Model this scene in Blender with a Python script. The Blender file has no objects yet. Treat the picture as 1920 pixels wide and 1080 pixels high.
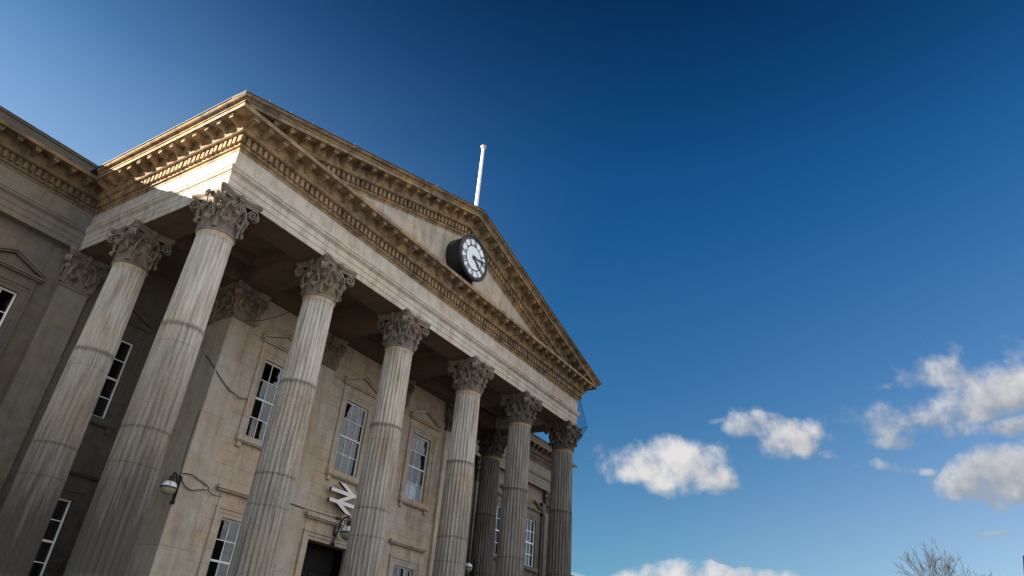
import bpy, math, random
from math import sin, cos, pi, radians, sqrt, atan2, exp
from mathutils import Vector, Matrix
random.seed(7)
C = bpy.context.scene.collection
sc = bpy.context.scene

# ------------------------------------------------------------------ camera
FPX = 1294.07
YAW, PIT, ROL = radians(53.9065), radians(31.6237), radians(6.0451)
cam = bpy.data.cameras.new('camera'); camo = bpy.data.objects.new('camera', cam); C.objects.link(camo)
cam.sensor_fit = 'HORIZONTAL'; cam.sensor_width = 36.0
cam.lens = FPX / 1920 * 36.0
cam.shift_x = 41.02 / 1920; cam.shift_y = -60.05 / 1920
cam.clip_start = 0.1; cam.clip_end = 5000
fwd = Vector((sin(YAW)*cos(PIT), cos(YAW)*cos(PIT), sin(PIT)))
rt = Vector((cos(YAW), -sin(YAW), 0)); up = rt.cross(fwd)
r2 = cos(ROL)*rt + sin(ROL)*up; u2 = -sin(ROL)*rt + cos(ROL)*up
M = Matrix((r2, u2, -fwd)).transposed().to_4x4(); M.translation = Vector((-9.164, -16.5108, 1.5))
camo.matrix_world = M
sc.camera = camo

# ------------------------------------------------------------------ exposure, sun, sky
sc.view_settings.view_transform = 'Standard'; sc.view_settings.look = 'None'
sc.view_settings.gamma = 1; sc.view_settings.use_curve_mapping = False
sc.view_settings.exposure = 2.3
SUN_AZ, SUN_EL = radians(-40.0), radians(20.4)      # azimuth from +y towards +x
sun_dir = Vector((sin(SUN_AZ)*cos(SUN_EL), cos(SUN_AZ)*cos(SUN_EL), sin(SUN_EL)))
sl = bpy.data.lights.new('sun', 'SUN'); so = bpy.data.objects.new('sun', sl); C.objects.link(so)
sl.energy = 5.0; sl.angle = radians(0.53); sl.color = (1.0, 0.90, 0.74)
so.rotation_euler = (-sun_dir).to_track_quat('-Z', 'Y').to_euler()

W = bpy.data.worlds.new('World'); sc.world = W; W.use_nodes = True
nt = W.node_tree; nt.nodes.clear()
def N(tree, t, **kw):
    n = tree.nodes.new(t)
    for k, v in kw.items():
        if k == 'inp':
            for a, b in v.items(): n.inputs[a].default_value = b
        else: setattr(n, k, v)
    return n
def L(tree, a, b): tree.links.new(a, b)
def mth(tree, op, a, b=None, c=None, clamp=False):
    n = tree.nodes.new('ShaderNodeMath'); n.operation = op; n.use_clamp = clamp
    for i, x in enumerate((a, b, c)):
        if x is None: continue
        if isinstance(x, (int, float)): n.inputs[i].default_value = x
        else: tree.links.new(x, n.inputs[i])
    return n.outputs[0]
def vmth(tree, op, a, b=None):
    n = tree.nodes.new('ShaderNodeVectorMath'); n.operation = op
    for i, x in enumerate((a, b)):
        if x is None: continue
        if isinstance(x, (tuple, Vector)): n.inputs[i].default_value = x
        elif isinstance(x, (int, float)): n.inputs[3].default_value = x
        else: tree.links.new(x, n.inputs[i])
    return n.outputs['Value'] if op in ('DOT_PRODUCT', 'LENGTH') else n.outputs['Vector']
def mixc(tree, fac, a, b, blend='MIX'):
    n = tree.nodes.new('ShaderNodeMix'); n.data_type = 'RGBA'; n.blend_type = blend
    for s, x in ((n.inputs[0], fac), (n.inputs[6], a), (n.inputs[7], b)):
        if isinstance(x, (int, float)): s.default_value = x
        elif isinstance(x, tuple): s.default_value = x if len(x) == 4 else (*x, 1)
        else: tree.links.new(x, s)
    return n.outputs[2]
def ramp(tree, fac, stops, interp='LINEAR'):
    n = tree.nodes.new('ShaderNodeValToRGB'); n.color_ramp.interpolation = interp
    el = n.color_ramp.elements
    while len(el) < len(stops): el.new(0.5)
    for e, (p, c) in zip(el, stops):
        e.position = p; e.color = (c, c, c, 1) if isinstance(c, (int, float)) else (*c, 1)
    tree.links.new(fac, n.inputs[0]); return n.outputs[0]
def noise(tree, vec, scale, detail=4, rough=0.55, dist=0.0, out=0):
    n = tree.nodes.new('ShaderNodeTexNoise'); n.inputs['Scale'].default_value = scale
    n.inputs['Detail'].default_value = detail; n.inputs['Roughness'].default_value = rough
    n.inputs['Distortion'].default_value = dist
    if vec is not None: tree.links.new(vec, n.inputs['Vector'])
    return n.outputs[out]

sky = N(nt, 'ShaderNodeTexSky', sky_type='NISHITA', sun_disc=False)
sky.sun_elevation = SUN_EL; sky.sun_rotation = SUN_AZ
sky.altitude = 100; sky.air_density = 1.0; sky.dust_density = 0.25; sky.ozone_density = 3.0
tc = N(nt, 'ShaderNodeTexCoord'); d = vmth(nt, 'NORMALIZE', tc.outputs['Generated'])
# a clear northern sky seen through a polariser: deepest at right angles to the sun
sd = vmth(nt, 'DOT_PRODUCT', d, tuple(sun_dir))
pol = mth(nt, 'SUBTRACT', 1.0, mth(nt, 'MULTIPLY', sd, sd))
pol = mth(nt, 'POWER', mth(nt, 'MAXIMUM', pol, 0.0), 2.0)
sep = N(nt, 'ShaderNodeSeparateXYZ'); L(nt, d, sep.inputs[0]); dz = sep.outputs['Z']
deep = mixc(nt, mth(nt, 'MULTIPLY', pol, 0.95), (0.62, 0.80, 1.02), (0.15, 0.49, 0.80))
skyc = mixc(nt, 1.0, sky.outputs[0], deep, 'MULTIPLY')
# pale towards the horizon, very deep overhead
skyc = mixc(nt, 1.0, skyc, ramp(nt, dz, [(0.0, (1.0,0.62,0.42)), (0.20, (0.98,0.58,0.42)), (0.36, (0.62,0.53,0.44)), (0.49, (0.42,0.50,0.45)), (0.55, (0.30,0.47,0.44)), (0.62, (0.20,0.42,0.42)), (0.71, (0.12,0.29,0.31)), (0.79, (0.075,0.185,0.205)), (1.0, (0.05,0.13,0.16))]), 'MULTIPLY')
skyc = vmth(nt, 'MULTIPLY', skyc, (1.33, 1.33, 1.33))
glow = mth(nt, 'MULTIPLY', mth(nt, 'POWER', mth(nt, 'MINIMUM', mth(nt, 'MAXIMUM', sd, 0.0), 0.56), 1.6), ramp(nt, dz, [(0.0, 1.0), (0.46, 0.9), (0.55, 0.55), (0.64, 0.20), (0.73, 0.05), (0.80, 0.0)]))
skyc = vmth(nt, 'ADD', skyc, mixc(nt, glow, (0.0,0.0,0.0), (2.35, 2.6, 2.5)))
SKYBASE = skyc
# clouds low over the square: (azimuth, elevation, half width, half height, strength, tone), degrees
CL = [(69.9,15.3,4.5,2.7,1.0,.84),(67.3,15.2,2.2,2.0,.8,.96),(73.3,14.4,2.4,1.4,.7,.70),(69.6,16.9,2.0,1.2,.6,.90),
      (76.7,18.4,3.0,1.5,.82,.72),(79.0,17.3,2.7,2.1,.9,.66),(73.9,19.2,1.7,.6,.35,.66),
      (90.4,21.3,4.0,2.4,.72,.56),(94.5,19.6,5.5,3.0,.9,.50),(86.4,21.2,2.8,.8,.30,.5),
      (92.6,13.9,4.6,2.3,.95,.42),(96.5,14.0,5.0,3.2,.95,.42),(88.6,18.3,4.2,1.0,.45,.46),(85.4,15.6,3.4,.9,.34,.46),(86.5,17.0,3.6,.9,.40,.46),
      (94.5,17.1,3.4,1.2,.8,.44),(82.0,16.5,1.1,.7,.36,.62),(88.5,18.4,8.5,4.2,.24,.52),(82.0,17.6,6.0,2.8,.02,.6),(88.0,15.3,1.2,.7,.34,.5),(59.8,15.5,1.7,.9,.55,.8),
      (71.5,6.8,7.0,2.2,.95,.80),(76.6,7.2,4.4,1.7,.85,.80),(62.5,6.6,3.2,1.4,.7,.85),(66.6,6.3,2.8,1.5,.7,.85),(82,6.6,3.0,1.2,.6,.8),(91.0,10.9,1.9,.45,.26,.45)]
wob = noise(nt, d, 11.0, 4, 0.5, 0, 1)
dd = vmth(nt, 'ADD', d, vmth(nt, 'MULTIPLY', vmth(nt, 'SUBTRACT', wob, (0.5,0.5,0.5)), (0.085,0.085,0.055)))
field = None; tone = None; low = None
for az, el, hw, hh, stg, tn in CL:
    a, e = radians(az), radians(el)
    c = Vector((sin(a)*cos(e), cos(a)*cos(e), sin(e)))
    t = Vector((cos(a), -sin(a), 0)); b = c.cross(t) * -1
    if b.z < 0: b = -b
    u = mth(nt, 'SUBTRACT', vmth(nt, 'DOT_PRODUCT', dd, tuple(t)), 0.0)
    v = mth(nt, 'SUBTRACT', vmth(nt, 'DOT_PRODUCT', dd, tuple(b)), 0.0)
    u = mth(nt, 'DIVIDE', u, sin(radians(hw))); v = mth(nt, 'DIVIDE', v, sin(radians(hh)))
    # flatter underneath than on top
    v2 = mth(nt, 'MULTIPLY', mth(nt, 'MINIMUM', v, 0.0), 1.45); v3 = mth(nt, 'MAXIMUM', v, 0.0)
    q = mth(nt, 'ADD', mth(nt, 'MULTIPLY', u, u), mth(nt, 'ADD', mth(nt, 'MULTIPLY', v2, v2), mth(nt, 'MULTIPLY', v3, v3)))
    front = mth(nt, 'GREATER_THAN', vmth(nt, 'DOT_PRODUCT', d, tuple(c)), 0.5)
    f = mth(nt, 'SUBTRACT', mth(nt, 'MULTIPLY', front, 3.0), mth(nt, 'ADD', q, 3.0 - stg))
    f = mth(nt, 'MAXIMUM', f, -2.0)
    fp = mth(nt, 'MAXIMUM', f, 0.001)
    wt = mth(nt, 'POWER', fp, 2.0)
    sh = mth(nt, 'MULTIPLY', wt, mth(nt, 'ADD', mth(nt, 'MULTIPLY', v, 0.30), mth(nt, 'MULTIPLY_ADD', u, -0.16, tn)))
    if field is None: field, tone, low = f, sh, wt
    else:
        field = mth(nt, 'MAXIMUM', field, f); tone = mth(nt, 'ADD', tone, sh); low = mth(nt, 'ADD', low, wt)
tone = mth(nt, 'DIVIDE', tone, mth(nt, 'MAXIMUM', low, 0.0001))
fine = noise(nt, d, 17.0, 10, 0.60, 0.1)
fine_l = noise(nt, vmth(nt, 'ADD', d, (-0.003, 0.013, 0.013)), 17.0, 4, 0.55, 0.1)
cov = mth(nt, 'ADD', field, mth(nt, 'MULTIPLY', mth(nt, 'SUBTRACT', fine, 0.5), 3.0))
n2 = N(nt, 'ShaderNodeMapRange', interpolation_type='SMOOTHSTEP', inp={1: -0.08, 2: 1.0}); L(nt, cov, n2.inputs[0])
dens = mth(nt, 'MULTIPLY', n2.outputs[0], 0.96)
# unseen broken cloud behind the camera, added bright to light the facade
back = N(nt, 'ShaderNodeMapRange', interpolation_type='SMOOTHSTEP', inp={1: 0.17, 2: 0.42})
L(nt, vmth(nt, 'DOT_PRODUCT', d, tuple(Vector((-0.15, -0.98, 0.0)).normalized())), back.inputs[0])
pl = vmth(nt, 'DIVIDE', d, None); 
cx = N(nt, 'ShaderNodeCombineXYZ'); zz = mth(nt, 'MAXIMUM', dz, 0.06)
L(nt, mth(nt, 'DIVIDE', sep.outputs['X'], zz), cx.inputs[0]); L(nt, mth(nt, 'DIVIDE', sep.outputs['Y'], zz), cx.inputs[1])
bn = noise(nt, cx.outputs[0], 0.8, 6, 0.55)
bm = N(nt, 'ShaderNodeMapRange', interpolation_type='SMOOTHSTEP', inp={1: 0.36, 2: 0.50}); L(nt, bn, bm.inputs[0])
lowb = N(nt, 'ShaderNodeMapRange', interpolation_type='SMOOTHSTEP', inp={1: 0.60, 2: 0.82})
L(nt, vmth(nt, 'DOT_PRODUCT', d, tuple(Vector((0.06, -0.92, 0.36)).normalized())), lowb.inputs[0])
bd = mth(nt, 'MULTIPLY', bm.outputs[0], mth(nt, 'MAXIMUM', lowb.outputs[0], mth(nt, 'MULTIPLY', back.outputs[0], ramp(nt, dz, [(0.55, 0.0), (0.68, 1.0)]))))
bil = noise(nt, d, 22.0, 5, 0.55, 0.3)
tone = mth(nt, 'ADD', tone, mth(nt, 'MULTIPLY', mth(nt, 'SUBTRACT', bil, 0.5), 0.35))
tone = mth(nt, 'ADD', tone, mth(nt, 'MULTIPLY', mth(nt, 'SUBTRACT', fine, fine_l), 1.5))
cc = mixc(nt, mth(nt, 'MINIMUM', mth(nt, 'MAXIMUM', tone, 0.34), 1.0), (0.50, 0.74, 1.03), (3.25, 3.15, 3.10))
out = mixc(nt, dens, SKYBASE, cc)
out = mixc(nt, bd, out, (7.0, 7.0, 7.15))
bg = N(nt, 'ShaderNodeBackground'); bg.inputs[1].default_value = 0.05
L(nt, out, bg.inputs[0]); wo = N(nt, 'ShaderNodeOutputWorld'); L(nt, bg.outputs[0], wo.inputs[0])

# ------------------------------------------------------------------ helpers
class MB:
    def __init__(s): s.v = []; s.f = []
    def add(s, vs, fs):
        o = len(s.v); s.v += [tuple(p) for p in vs]; s.f += [tuple(i + o for i in f) for f in fs]; return s
    def box(s, x0, x1, y0, y1, z0, z1):
        vs = [(x0,y0,z0),(x1,y0,z0),(x1,y1,z0),(x0,y1,z0),(x0,y0,z1),(x1,y0,z1),(x1,y1,z1),(x0,y1,z1)]
        return s.add(vs, [(0,3,2,1),(4,5,6,7),(0,1,5,4),(1,2,6,5),(2,3,7,6),(3,0,4,7)])
    def grid(s, rows, closed=False):
        n = len(rows[0]); vs = [p for r in rows for p in r]; fs = []
        for i in range(len(rows)-1):
            for j in range(n if closed else n-1):
                a = i*n+j; b = i*n+(j+1) % n
                fs.append((a, b, b+n, a+n))
        return s.add(vs, fs)
    def tube(s, pts, rad, seg=8, cap=True):
        pts = [Vector(p) for p in pts]; rows = []; pn = None
        for i, p in enumerate(pts):
            t = (pts[min(i+1, len(pts)-1)] - pts[max(i-1, 0)]).normalized()
            if pn is None:
                pn = t.cross(Vector((0,0,1)));
                if pn.length < 1e-3: pn = t.cross(Vector((1,0,0)))
            pn = (pn - t*pn.dot(t)).normalized(); bn_ = t.cross(pn)
            r = rad[i] if isinstance(rad, (list, tuple)) else rad
            rows.append([p + (pn*cos(k*2*pi/seg) + bn_*sin(k*2*pi/seg))*r for k in range(seg)])
        o = len(s.v); s.grid(rows, True)
        if cap:
            s.f.append(tuple(range(o, o+seg))[::-1]); m = o+(len(rows)-1)*seg; s.f.append(tuple(range(m, m+seg)))
        return s
    def lathe(s, prof, seg=32, c=(0,0,0), axis='z'):
        rows = []
        for r, z in prof:
            row = []
            for k in range(seg):
                a = k*2*pi/seg
                if axis == 'z': row.append((c[0]+r*cos(a), c[1]+r*sin(a), c[2]+z))
                else: row.append((c[0]+r*cos(a), c[1]-z, c[2]+r*sin(a)))   # axis pointing to -y
            rows.append(row)
        return s.grid(rows, True)
    def prism(s, poly, fn0, fn1):      # poly of 2D points, lofted between two mappings
        n = len(poly); a = [fn0(*p) for p in poly]; b = [fn1(*p) for p in poly]
        return s.add(a+b, [tuple(range(n))[::-1], tuple(range(n, 2*n))] + [(i, (i+1) % n, (i+1) % n+n, i+n) for i in range(n)])
    def build(s, name, mat, parent=None, smooth=None, label=None, recalc=True):
        me = bpy.data.meshes.new(name); me.from_pydata(s.v, [], s.f)
        import bmesh as _b
        if recalc:
            bm_ = _b.new(); bm_.from_mesh(me); _b.ops.recalc_face_normals(bm_, faces=bm_.faces); bm_.to_mesh(me); bm_.free()
        me.materials.append(mat)
        if smooth:
            for p in me.polygons: p.use_smooth = True
            me.set_sharp_from_angle(angle=radians(smooth))
        o = bpy.data.objects.new(name, me); C.objects.link(o)
        if parent: o.parent = parent
        if label: o['label'] = label
        return o
def empty(name, loc, label, cat, group=None):
    o = bpy.data.objects.new(name, None); C.objects.link(o); o.location = loc
    o['label'] = label; o['category'] = cat
    if group: o['group'] = group
    return o
def tag(o, label, cat, group=None, kind=None):
    o['label'] = label; o['category'] = cat
    if group: o['group'] = group
    if kind: o['kind'] = kind
    return o
def copy_tree(o, parent=None):
    c = o.copy(); C.objects.link(c); c.parent = parent
    for ch in o.children: copy_tree(ch, c)
    return c

# ------------------------------------------------------------------ materials
def mat(name): 
    m = bpy.data.materials.new(name); m.use_nodes = True; t = m.node_tree
    b = t.nodes['Principled BSDF']; return m, t, b
def simple(name, col, rough=0.5, metal=0.0, var=0.15):
    m, t, b = mat(name); tcn = N(t, 'ShaderNodeTexCoord')
    n = noise(t, tcn.outputs['Object'], 9.0, 5)
    c = mixc(t, n, tuple(x*(1-var) for x in col), tuple(min(1, x*(1+var)) for x in col))
    L(t, c, b.inputs['Base Color']); b.inputs['Roughness'].default_value = rough; b.inputs['Metallic'].default_value = metal
    return m
def stone(name, cold, warm, dark, joints=None, grime=0.5, streak=0.5, bump=0.25, block_var=0.5, fine_scale=14.0, base_shade=0.0, far_dark=0.0):
    """weathered Yorkshire sandstone; joints = (block length, course height, axis offset)"""
    m, t, b = mat(name)
    geo = N(t, 'ShaderNodeNewGeometry'); P = geo.outputs['Position']
    s = N(t, 'ShaderNodeSeparateXYZ'); L(t, P, s.inputs[0])
    big = noise(t, P, 0.55, 4, 0.6, 0.3); med = noise(t, P, 2.6, 5, 0.6, 0.2); fin = noise(t, P, fine_scale, 6, 0.65)
    col = mixc(t, ramp(t, big, [(0.34, 0.0), (0.66, 1.0)]), cold, warm)
    jm = None
    if joints:
        ln, ht, off = joints
        uv = N(t, 'ShaderNodeCombineXYZ')
        L(t, mth(t, 'ADD', mth(t, 'ADD', s.outputs[0], s.outputs[1]), off), uv.inputs[0]); L(t, s.outputs[2], uv.inputs[1])
        br = N(t, 'ShaderNodeTexBrick', offset=0.5, inp={'Scale': 1.0, 'Mortar Size': 0.011, 'Mortar Smooth': 0.35, 'Bias': 0.0, 'Brick Width': ln, 'Row Height': ht})
        br.inputs['Color1'].default_value = (0, 0, 0, 1); br.inputs['Color2'].default_value = (1, 1, 1, 1); br.inputs['Mortar'].default_value = (0.5, 0.5, 0.5, 1)
        L(t, uv.outputs[0], br.inputs['Vector'])
        bv = N(t, 'ShaderNodeSeparateColor'); L(t, br.outputs['Color'], bv.inputs[0])
        val = bv.outputs[0]
        col = mixc(t, mth(t, 'MULTIPLY', ramp(t, val, [(0.55, 0.0), (0.95, 1.0)]), block_var), col, warm)
        col = mixc(t, mth(t, 'MULTIPLY', ramp(t, val, [(0.05, 1.0), (0.4, 0.0)]), block_var), col, cold)
        jm = br.outputs['Fac']
    # vertical run-off streaks, soot
    sv = N(t, 'ShaderNodeCombineXYZ'); L(t, s.outputs[0], sv.inputs[0]); L(t, s.outputs[1], sv.inputs[1])
    L(t, mth(t, 'MULTIPLY', s.outputs[2], 0.12), sv.inputs[2])
    stn = noise(t, sv.outputs[0], 3.2, 6, 0.65, 0.4)
    stm = mth(t, 'MULTIPLY', ramp(t, stn, [(0.47, 0.0), (0.72, 1.0)]), streak)
    gr = mth(t, 'MULTIPLY', ramp(t, med, [(0.45, 0.0), (0.75, 1.0)]), grime)
    col = mixc(t, gr, col, dark); col = mixc(t, stm, col, dark)
    if far_dark:  # darker towards the far end of the portico
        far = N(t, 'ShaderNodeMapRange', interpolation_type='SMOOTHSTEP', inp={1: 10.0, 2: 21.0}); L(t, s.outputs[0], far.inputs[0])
        col = mixc(t, mth(t, 'MULTIPLY', far.outputs[0], mth(t, 'MULTIPLY_ADD', med, 0.5, far_dark-0.25)), col, tuple(x*0.6 for x in dark))
    if base_shade:  # lower-left falloff put into the stone colour, darkest near the base
        bdv = mth(t, 'MULTIPLY', mth(t, 'DIVIDE', mth(t, 'SUBTRACT', 12.5, s.outputs[2]), 9.0, clamp=True), mth(t, 'MULTIPLY_ADD', med, 0.6, base_shade-0.3))
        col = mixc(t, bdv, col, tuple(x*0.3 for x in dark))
    if jm is not None: col = mixc(t, mth(t, 'MULTIPLY', jm, 0.34), col, tuple(x*0.45 for x in dark))
    col = mixc(t, 0.35, col, mixc(t, fin, (0.55,0.55,0.55), (1.35,1.35,1.35)), 'MULTIPLY')
    L(t, col, b.inputs['Base Color']); b.inputs['Roughness'].default_value = 0.88
    b.inputs['Specular IOR Level'].default_value = 0.25
    h = mth(t, 'ADD', mth(t, 'MULTIPLY', fin, 0.6), med)
    if jm is not None: h = mth(t, 'SUBTRACT', h, mth(t, 'MULTIPLY', jm, 0.8))
    bp = N(t, 'ShaderNodeBump', inp={'Strength': bump, 'Distance': 0.03}); L(t, h, bp.inputs['Height']); L(t, bp.outputs[0], b.inputs['Normal'])
    return m
ASH = stone('ashlar_wall', (0.52,0.48,0.42), (0.56,0.43,0.30), (0.15,0.12,0.09), joints=(1.15, 0.43, 0.3), grime=0.35, streak=0.4, block_var=0.8, far_dark=0.3)
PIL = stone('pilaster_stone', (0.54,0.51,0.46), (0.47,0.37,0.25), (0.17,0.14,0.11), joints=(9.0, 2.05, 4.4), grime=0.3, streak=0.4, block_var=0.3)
ARC = stone('architrave_stone', (0.55,0.52,0.475), (0.56,0.48,0.38), (0.17,0.14,0.11), joints=(2.1, 5.0, 0.1), grime=0.45, streak=0.45, block_var=0.6, far_dark=0.40)
COR = stone('cornice_stone', (0.27,0.21,0.15), (0.43,0.28,0.14), (0.05,0.038,0.025), joints=(1.2, 6.0, 0.5), far_dark=0.35, grime=0.9, streak=0.65, bump=0.4, block_var=0.3)
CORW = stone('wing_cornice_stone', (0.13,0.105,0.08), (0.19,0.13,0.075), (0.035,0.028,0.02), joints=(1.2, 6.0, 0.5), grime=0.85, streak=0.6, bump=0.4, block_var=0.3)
CAPM = stone('capital_stone', (0.22,0.195,0.175), (0.30,0.24,0.17), (0.07,0.06,0.05), grime=0.8, streak=0.4, bump=0.9, fine_scale=22, far_dark=0.7)
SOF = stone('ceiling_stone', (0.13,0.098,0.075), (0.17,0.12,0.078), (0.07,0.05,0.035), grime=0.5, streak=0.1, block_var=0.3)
SIDEP = stone('side_pilaster_stone', (0.24,0.235,0.22), (0.27,0.23,0.16), (0.11,0.09,0.07), joints=(9.0, 2.05, 4.4), grime=0.3, streak=0.4, block_var=0.3, base_shade=0.8)
TYM = stone('tympanum_stone', (0.46,0.43,0.38), (0.50,0.41,0.30), (0.16,0.13,0.10), joints=(1.35, 0.52, 0.4), grime=0.5, streak=0.5, block_var=0.8, far_dark=0.3)
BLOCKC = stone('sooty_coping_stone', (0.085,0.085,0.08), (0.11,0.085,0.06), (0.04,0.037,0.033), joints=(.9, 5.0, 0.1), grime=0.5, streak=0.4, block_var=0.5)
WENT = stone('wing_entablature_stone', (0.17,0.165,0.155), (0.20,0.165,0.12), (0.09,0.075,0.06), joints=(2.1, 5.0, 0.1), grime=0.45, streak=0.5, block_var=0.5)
WING = stone('wing_stone', (0.155,0.15,0.14), (0.19,0.15,0.11), (0.09,0.075,0.06), joints=(1.15, 0.43, 0.3), grime=0.45, streak=0.5, block_var=0.5, base_shade=0.9)  # colour darkened to carry the dim falloff over the left wing
def shaft_mat():
    m, t, b = mat('column_stone'); geo = N(t, 'ShaderNodeNewGeometry'); P = geo.outputs['Position']
    s = N(t, 'ShaderNodeSeparateXYZ'); L(t, P, s.inputs[0]); z = s.outputs[2]
    sv = N(t, 'ShaderNodeCombineXYZ'); L(t, s.outputs[0], sv.inputs[0]); L(t, s.outputs[1], sv.inputs[1]); L(t, mth(t, 'MULTIPLY', z, 0.10), sv.inputs[2])
    stn = noise(t, sv.outputs[0], 7.0, 6, 0.65, 0.5); big = noise(t, P, 0.9, 4); fin = noise(t, P, 26.0, 8, 0.7); med = noise(t, P, 6.0, 5, 0.6)
    clean = mixc(t, ramp(t, big, [(0.35,0.0),(0.65,1.0)]), (0.57,0.56,0.53), (0.55,0.49,0.41))
    clean = mixc(t, mth(t, 'MULTIPLY', ramp(t, stn, [(0.42,0.0),(0.66,1.0)]), 0.75), clean, (0.24,0.20,0.16))
    old = mixc(t, ramp(t, big, [(0.35,0.0),(0.65,1.0)]), (0.50,0.47,0.43), (0.52,0.43,0.33))
    old = mixc(t, mth(t, 'MULTIPLY', ramp(t, stn, [(0.42,0.0),(0.70,1.0)]), 0.7), old, (0.14,0.12,0.10))
    old = mixc(t, mth(t, 'MULTIPLY', ramp(t, fin, [(0.50,0.0),(0.62,1.0)]), 0.6), old, (0.08,0.07,0.06))
    zz = mth(t, 'ADD', z, mth(t, 'MULTIPLY', mth(t, 'SUBTRACT', stn, 0.5), 0.12))
    wn = noise(t, P, 1.3, 3)
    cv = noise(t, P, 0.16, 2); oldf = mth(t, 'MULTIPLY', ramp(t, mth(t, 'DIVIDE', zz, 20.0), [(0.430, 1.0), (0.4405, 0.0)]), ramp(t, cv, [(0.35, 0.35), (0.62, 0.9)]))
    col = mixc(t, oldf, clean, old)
    low = mth(t, 'MULTIPLY', mth(t, 'DIVIDE', mth(t, 'SUBTRACT', 9.3, zz), 6.0, clamp=True), mth(t, 'MULTIPLY_ADD', mth(t, 'LESS_THAN', s.outputs[0], 2.0), 0.66, 0.44))  # dirt plus painted falloff, darker downwards and most on the near columns
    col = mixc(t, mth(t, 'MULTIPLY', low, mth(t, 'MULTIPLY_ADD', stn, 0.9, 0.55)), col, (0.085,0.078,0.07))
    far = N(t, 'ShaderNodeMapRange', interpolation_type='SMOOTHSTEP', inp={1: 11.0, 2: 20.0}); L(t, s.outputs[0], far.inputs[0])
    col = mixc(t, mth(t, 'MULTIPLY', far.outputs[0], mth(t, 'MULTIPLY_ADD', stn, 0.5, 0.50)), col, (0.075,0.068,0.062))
    # dark band just under the joint, second joint lower down
    for z0, wd, k in ((8.70, 0.09, 0.55), (5.95, 0.05, 0.6), (5.10, 0.035, 0.45), (8.22, 0.02, 0.35)):
        q = mth(t, 'ABSOLUTE', mth(t, 'SUBTRACT', zz, z0))
        col = mixc(t, mth(t, 'MULTIPLY', mth(t, 'SUBTRACT', 1.0, mth(t, 'DIVIDE', q, wd), clamp=True), k), col, (0.05,0.042,0.035))
    # yellowish stain round the top of the flutes
    col = mixc(t, mth(t, 'MULTIPLY', ramp(t, mth(t, 'DIVIDE', zz, 20.0), [(0.572, 0.0), (0.581, 1.0)]), 0.5), col, (0.46,0.33,0.17))
    L(t, col, b.inputs['Base Color']); b.inputs['Roughness'].default_value = 0.9; b.inputs['Specular IOR Level'].default_value = 0.2
    h = mth(t, 'MULTIPLY', mth(t, 'ADD', fin, mth(t, 'MULTIPLY', med, 1.2)), mth(t, 'MULTIPLY_ADD', oldf, 0.85, 0.2))
    bp = N(t, 'ShaderNodeBump', inp={'Strength': 0.8, 'Distance': 0.016}); L(t, h, bp.inputs['Height']); L(t, bp.outputs[0], b.inputs['Normal'])
    return m
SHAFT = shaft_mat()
WHITE = simple('white_paint', (0.84,0.86,0.87), 0.45, var=0.08)
BLACK = simple('black_iron', (0.012,0.012,0.014), 0.42)
LEAD = simple('lead_sheet', (0.055,0.058,0.062), 0.7)
SLATE = simple('slate', (0.09,0.095,0.105), 0.7)
DARK = simple('dark_interior', (0.012,0.011,0.010), 0.9)
CABLEM = simple('cable_rubber', (0.03,0.028,0.026), 0.6)
DIAL = simple('opal_dial', (0.74,0.80,0.86), 0.3, var=0.08)
CLOCKB = simple('clock_iron', (0.008,0.010,0.016), 0.38)
POLE = simple('white_pole_paint', (0.84,0.83,0.82), 0.4, var=0.05)
SIGNM = simple('sign_enamel', (0.88,0.83,0.80), 0.35, var=0.12)
SIGNS = simple('sign_dark_side', (0.05,0.045,0.045), 0.6)
BLIND = simple('paper_blind', (0.70,0.76,0.80), 0.8)
SHADEM = simple('lamp_enamel', (0.82,0.83,0.84), 0.2)
BARK = simple('bark', (0.022,0.019,0.018), 0.9)
BRICKM = simple('sooty_brick', (0.012,0.009,0.008), 0.9)
GROUNDM = simple('paving', (0.13,0.12,0.11), 0.85)
m, t, b = mat('opal_glass'); b.inputs['Base Color'].default_value = (0.46,0.50,0.33,1); b.inputs['Roughness'].default_value = 0.18
nn = noise(t, N(t,'ShaderNodeTexCoord').outputs['Object'], 7.0); L(t, mixc(t, nn, (0.27,0.29,0.19), (0.38,0.40,0.28)), b.inputs['Base Color']); OPAL = m
def glass_mat():
    m, t, b = mat('window_glass'); t.nodes.remove(b)
    tcn = N(t, 'ShaderNodeTexCoord'); n = noise(t, tcn.outputs['Object'], 2.2, 2, 0.5)
    bp = N(t, 'ShaderNodeBump', inp={'Strength': 0.05, 'Distance': 0.03}); L(t, n, bp.inputs['Height'])
    g = N(t, 'ShaderNodeBsdfGlossy'); g.inputs['Roughness'].default_value = 0.02; g.inputs['Color'].default_value = (0.9,0.95,1,1); L(t, bp.outputs[0], g.inputs['Normal'])
    dfs = N(t, 'ShaderNodeBsdfTransparent'); dfs.inputs['Color'].default_value = (0.72,0.76,0.78,1)
    fr = N(t, 'ShaderNodeFresnel', inp={'IOR': 1.7}); L(t, bp.outputs[0], fr.inputs['Normal'])
    mx = N(t, 'ShaderNodeMixShader'); L(t, fr.outputs[0], mx.inputs[0]); L(t, dfs.outputs[0], mx.inputs[1]); L(t, g.outputs[0], mx.inputs[2])
    L(t, mx.outputs[0], t.nodes['Material Output'].inputs[0]); return m
GLASS = glass_mat()
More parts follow.
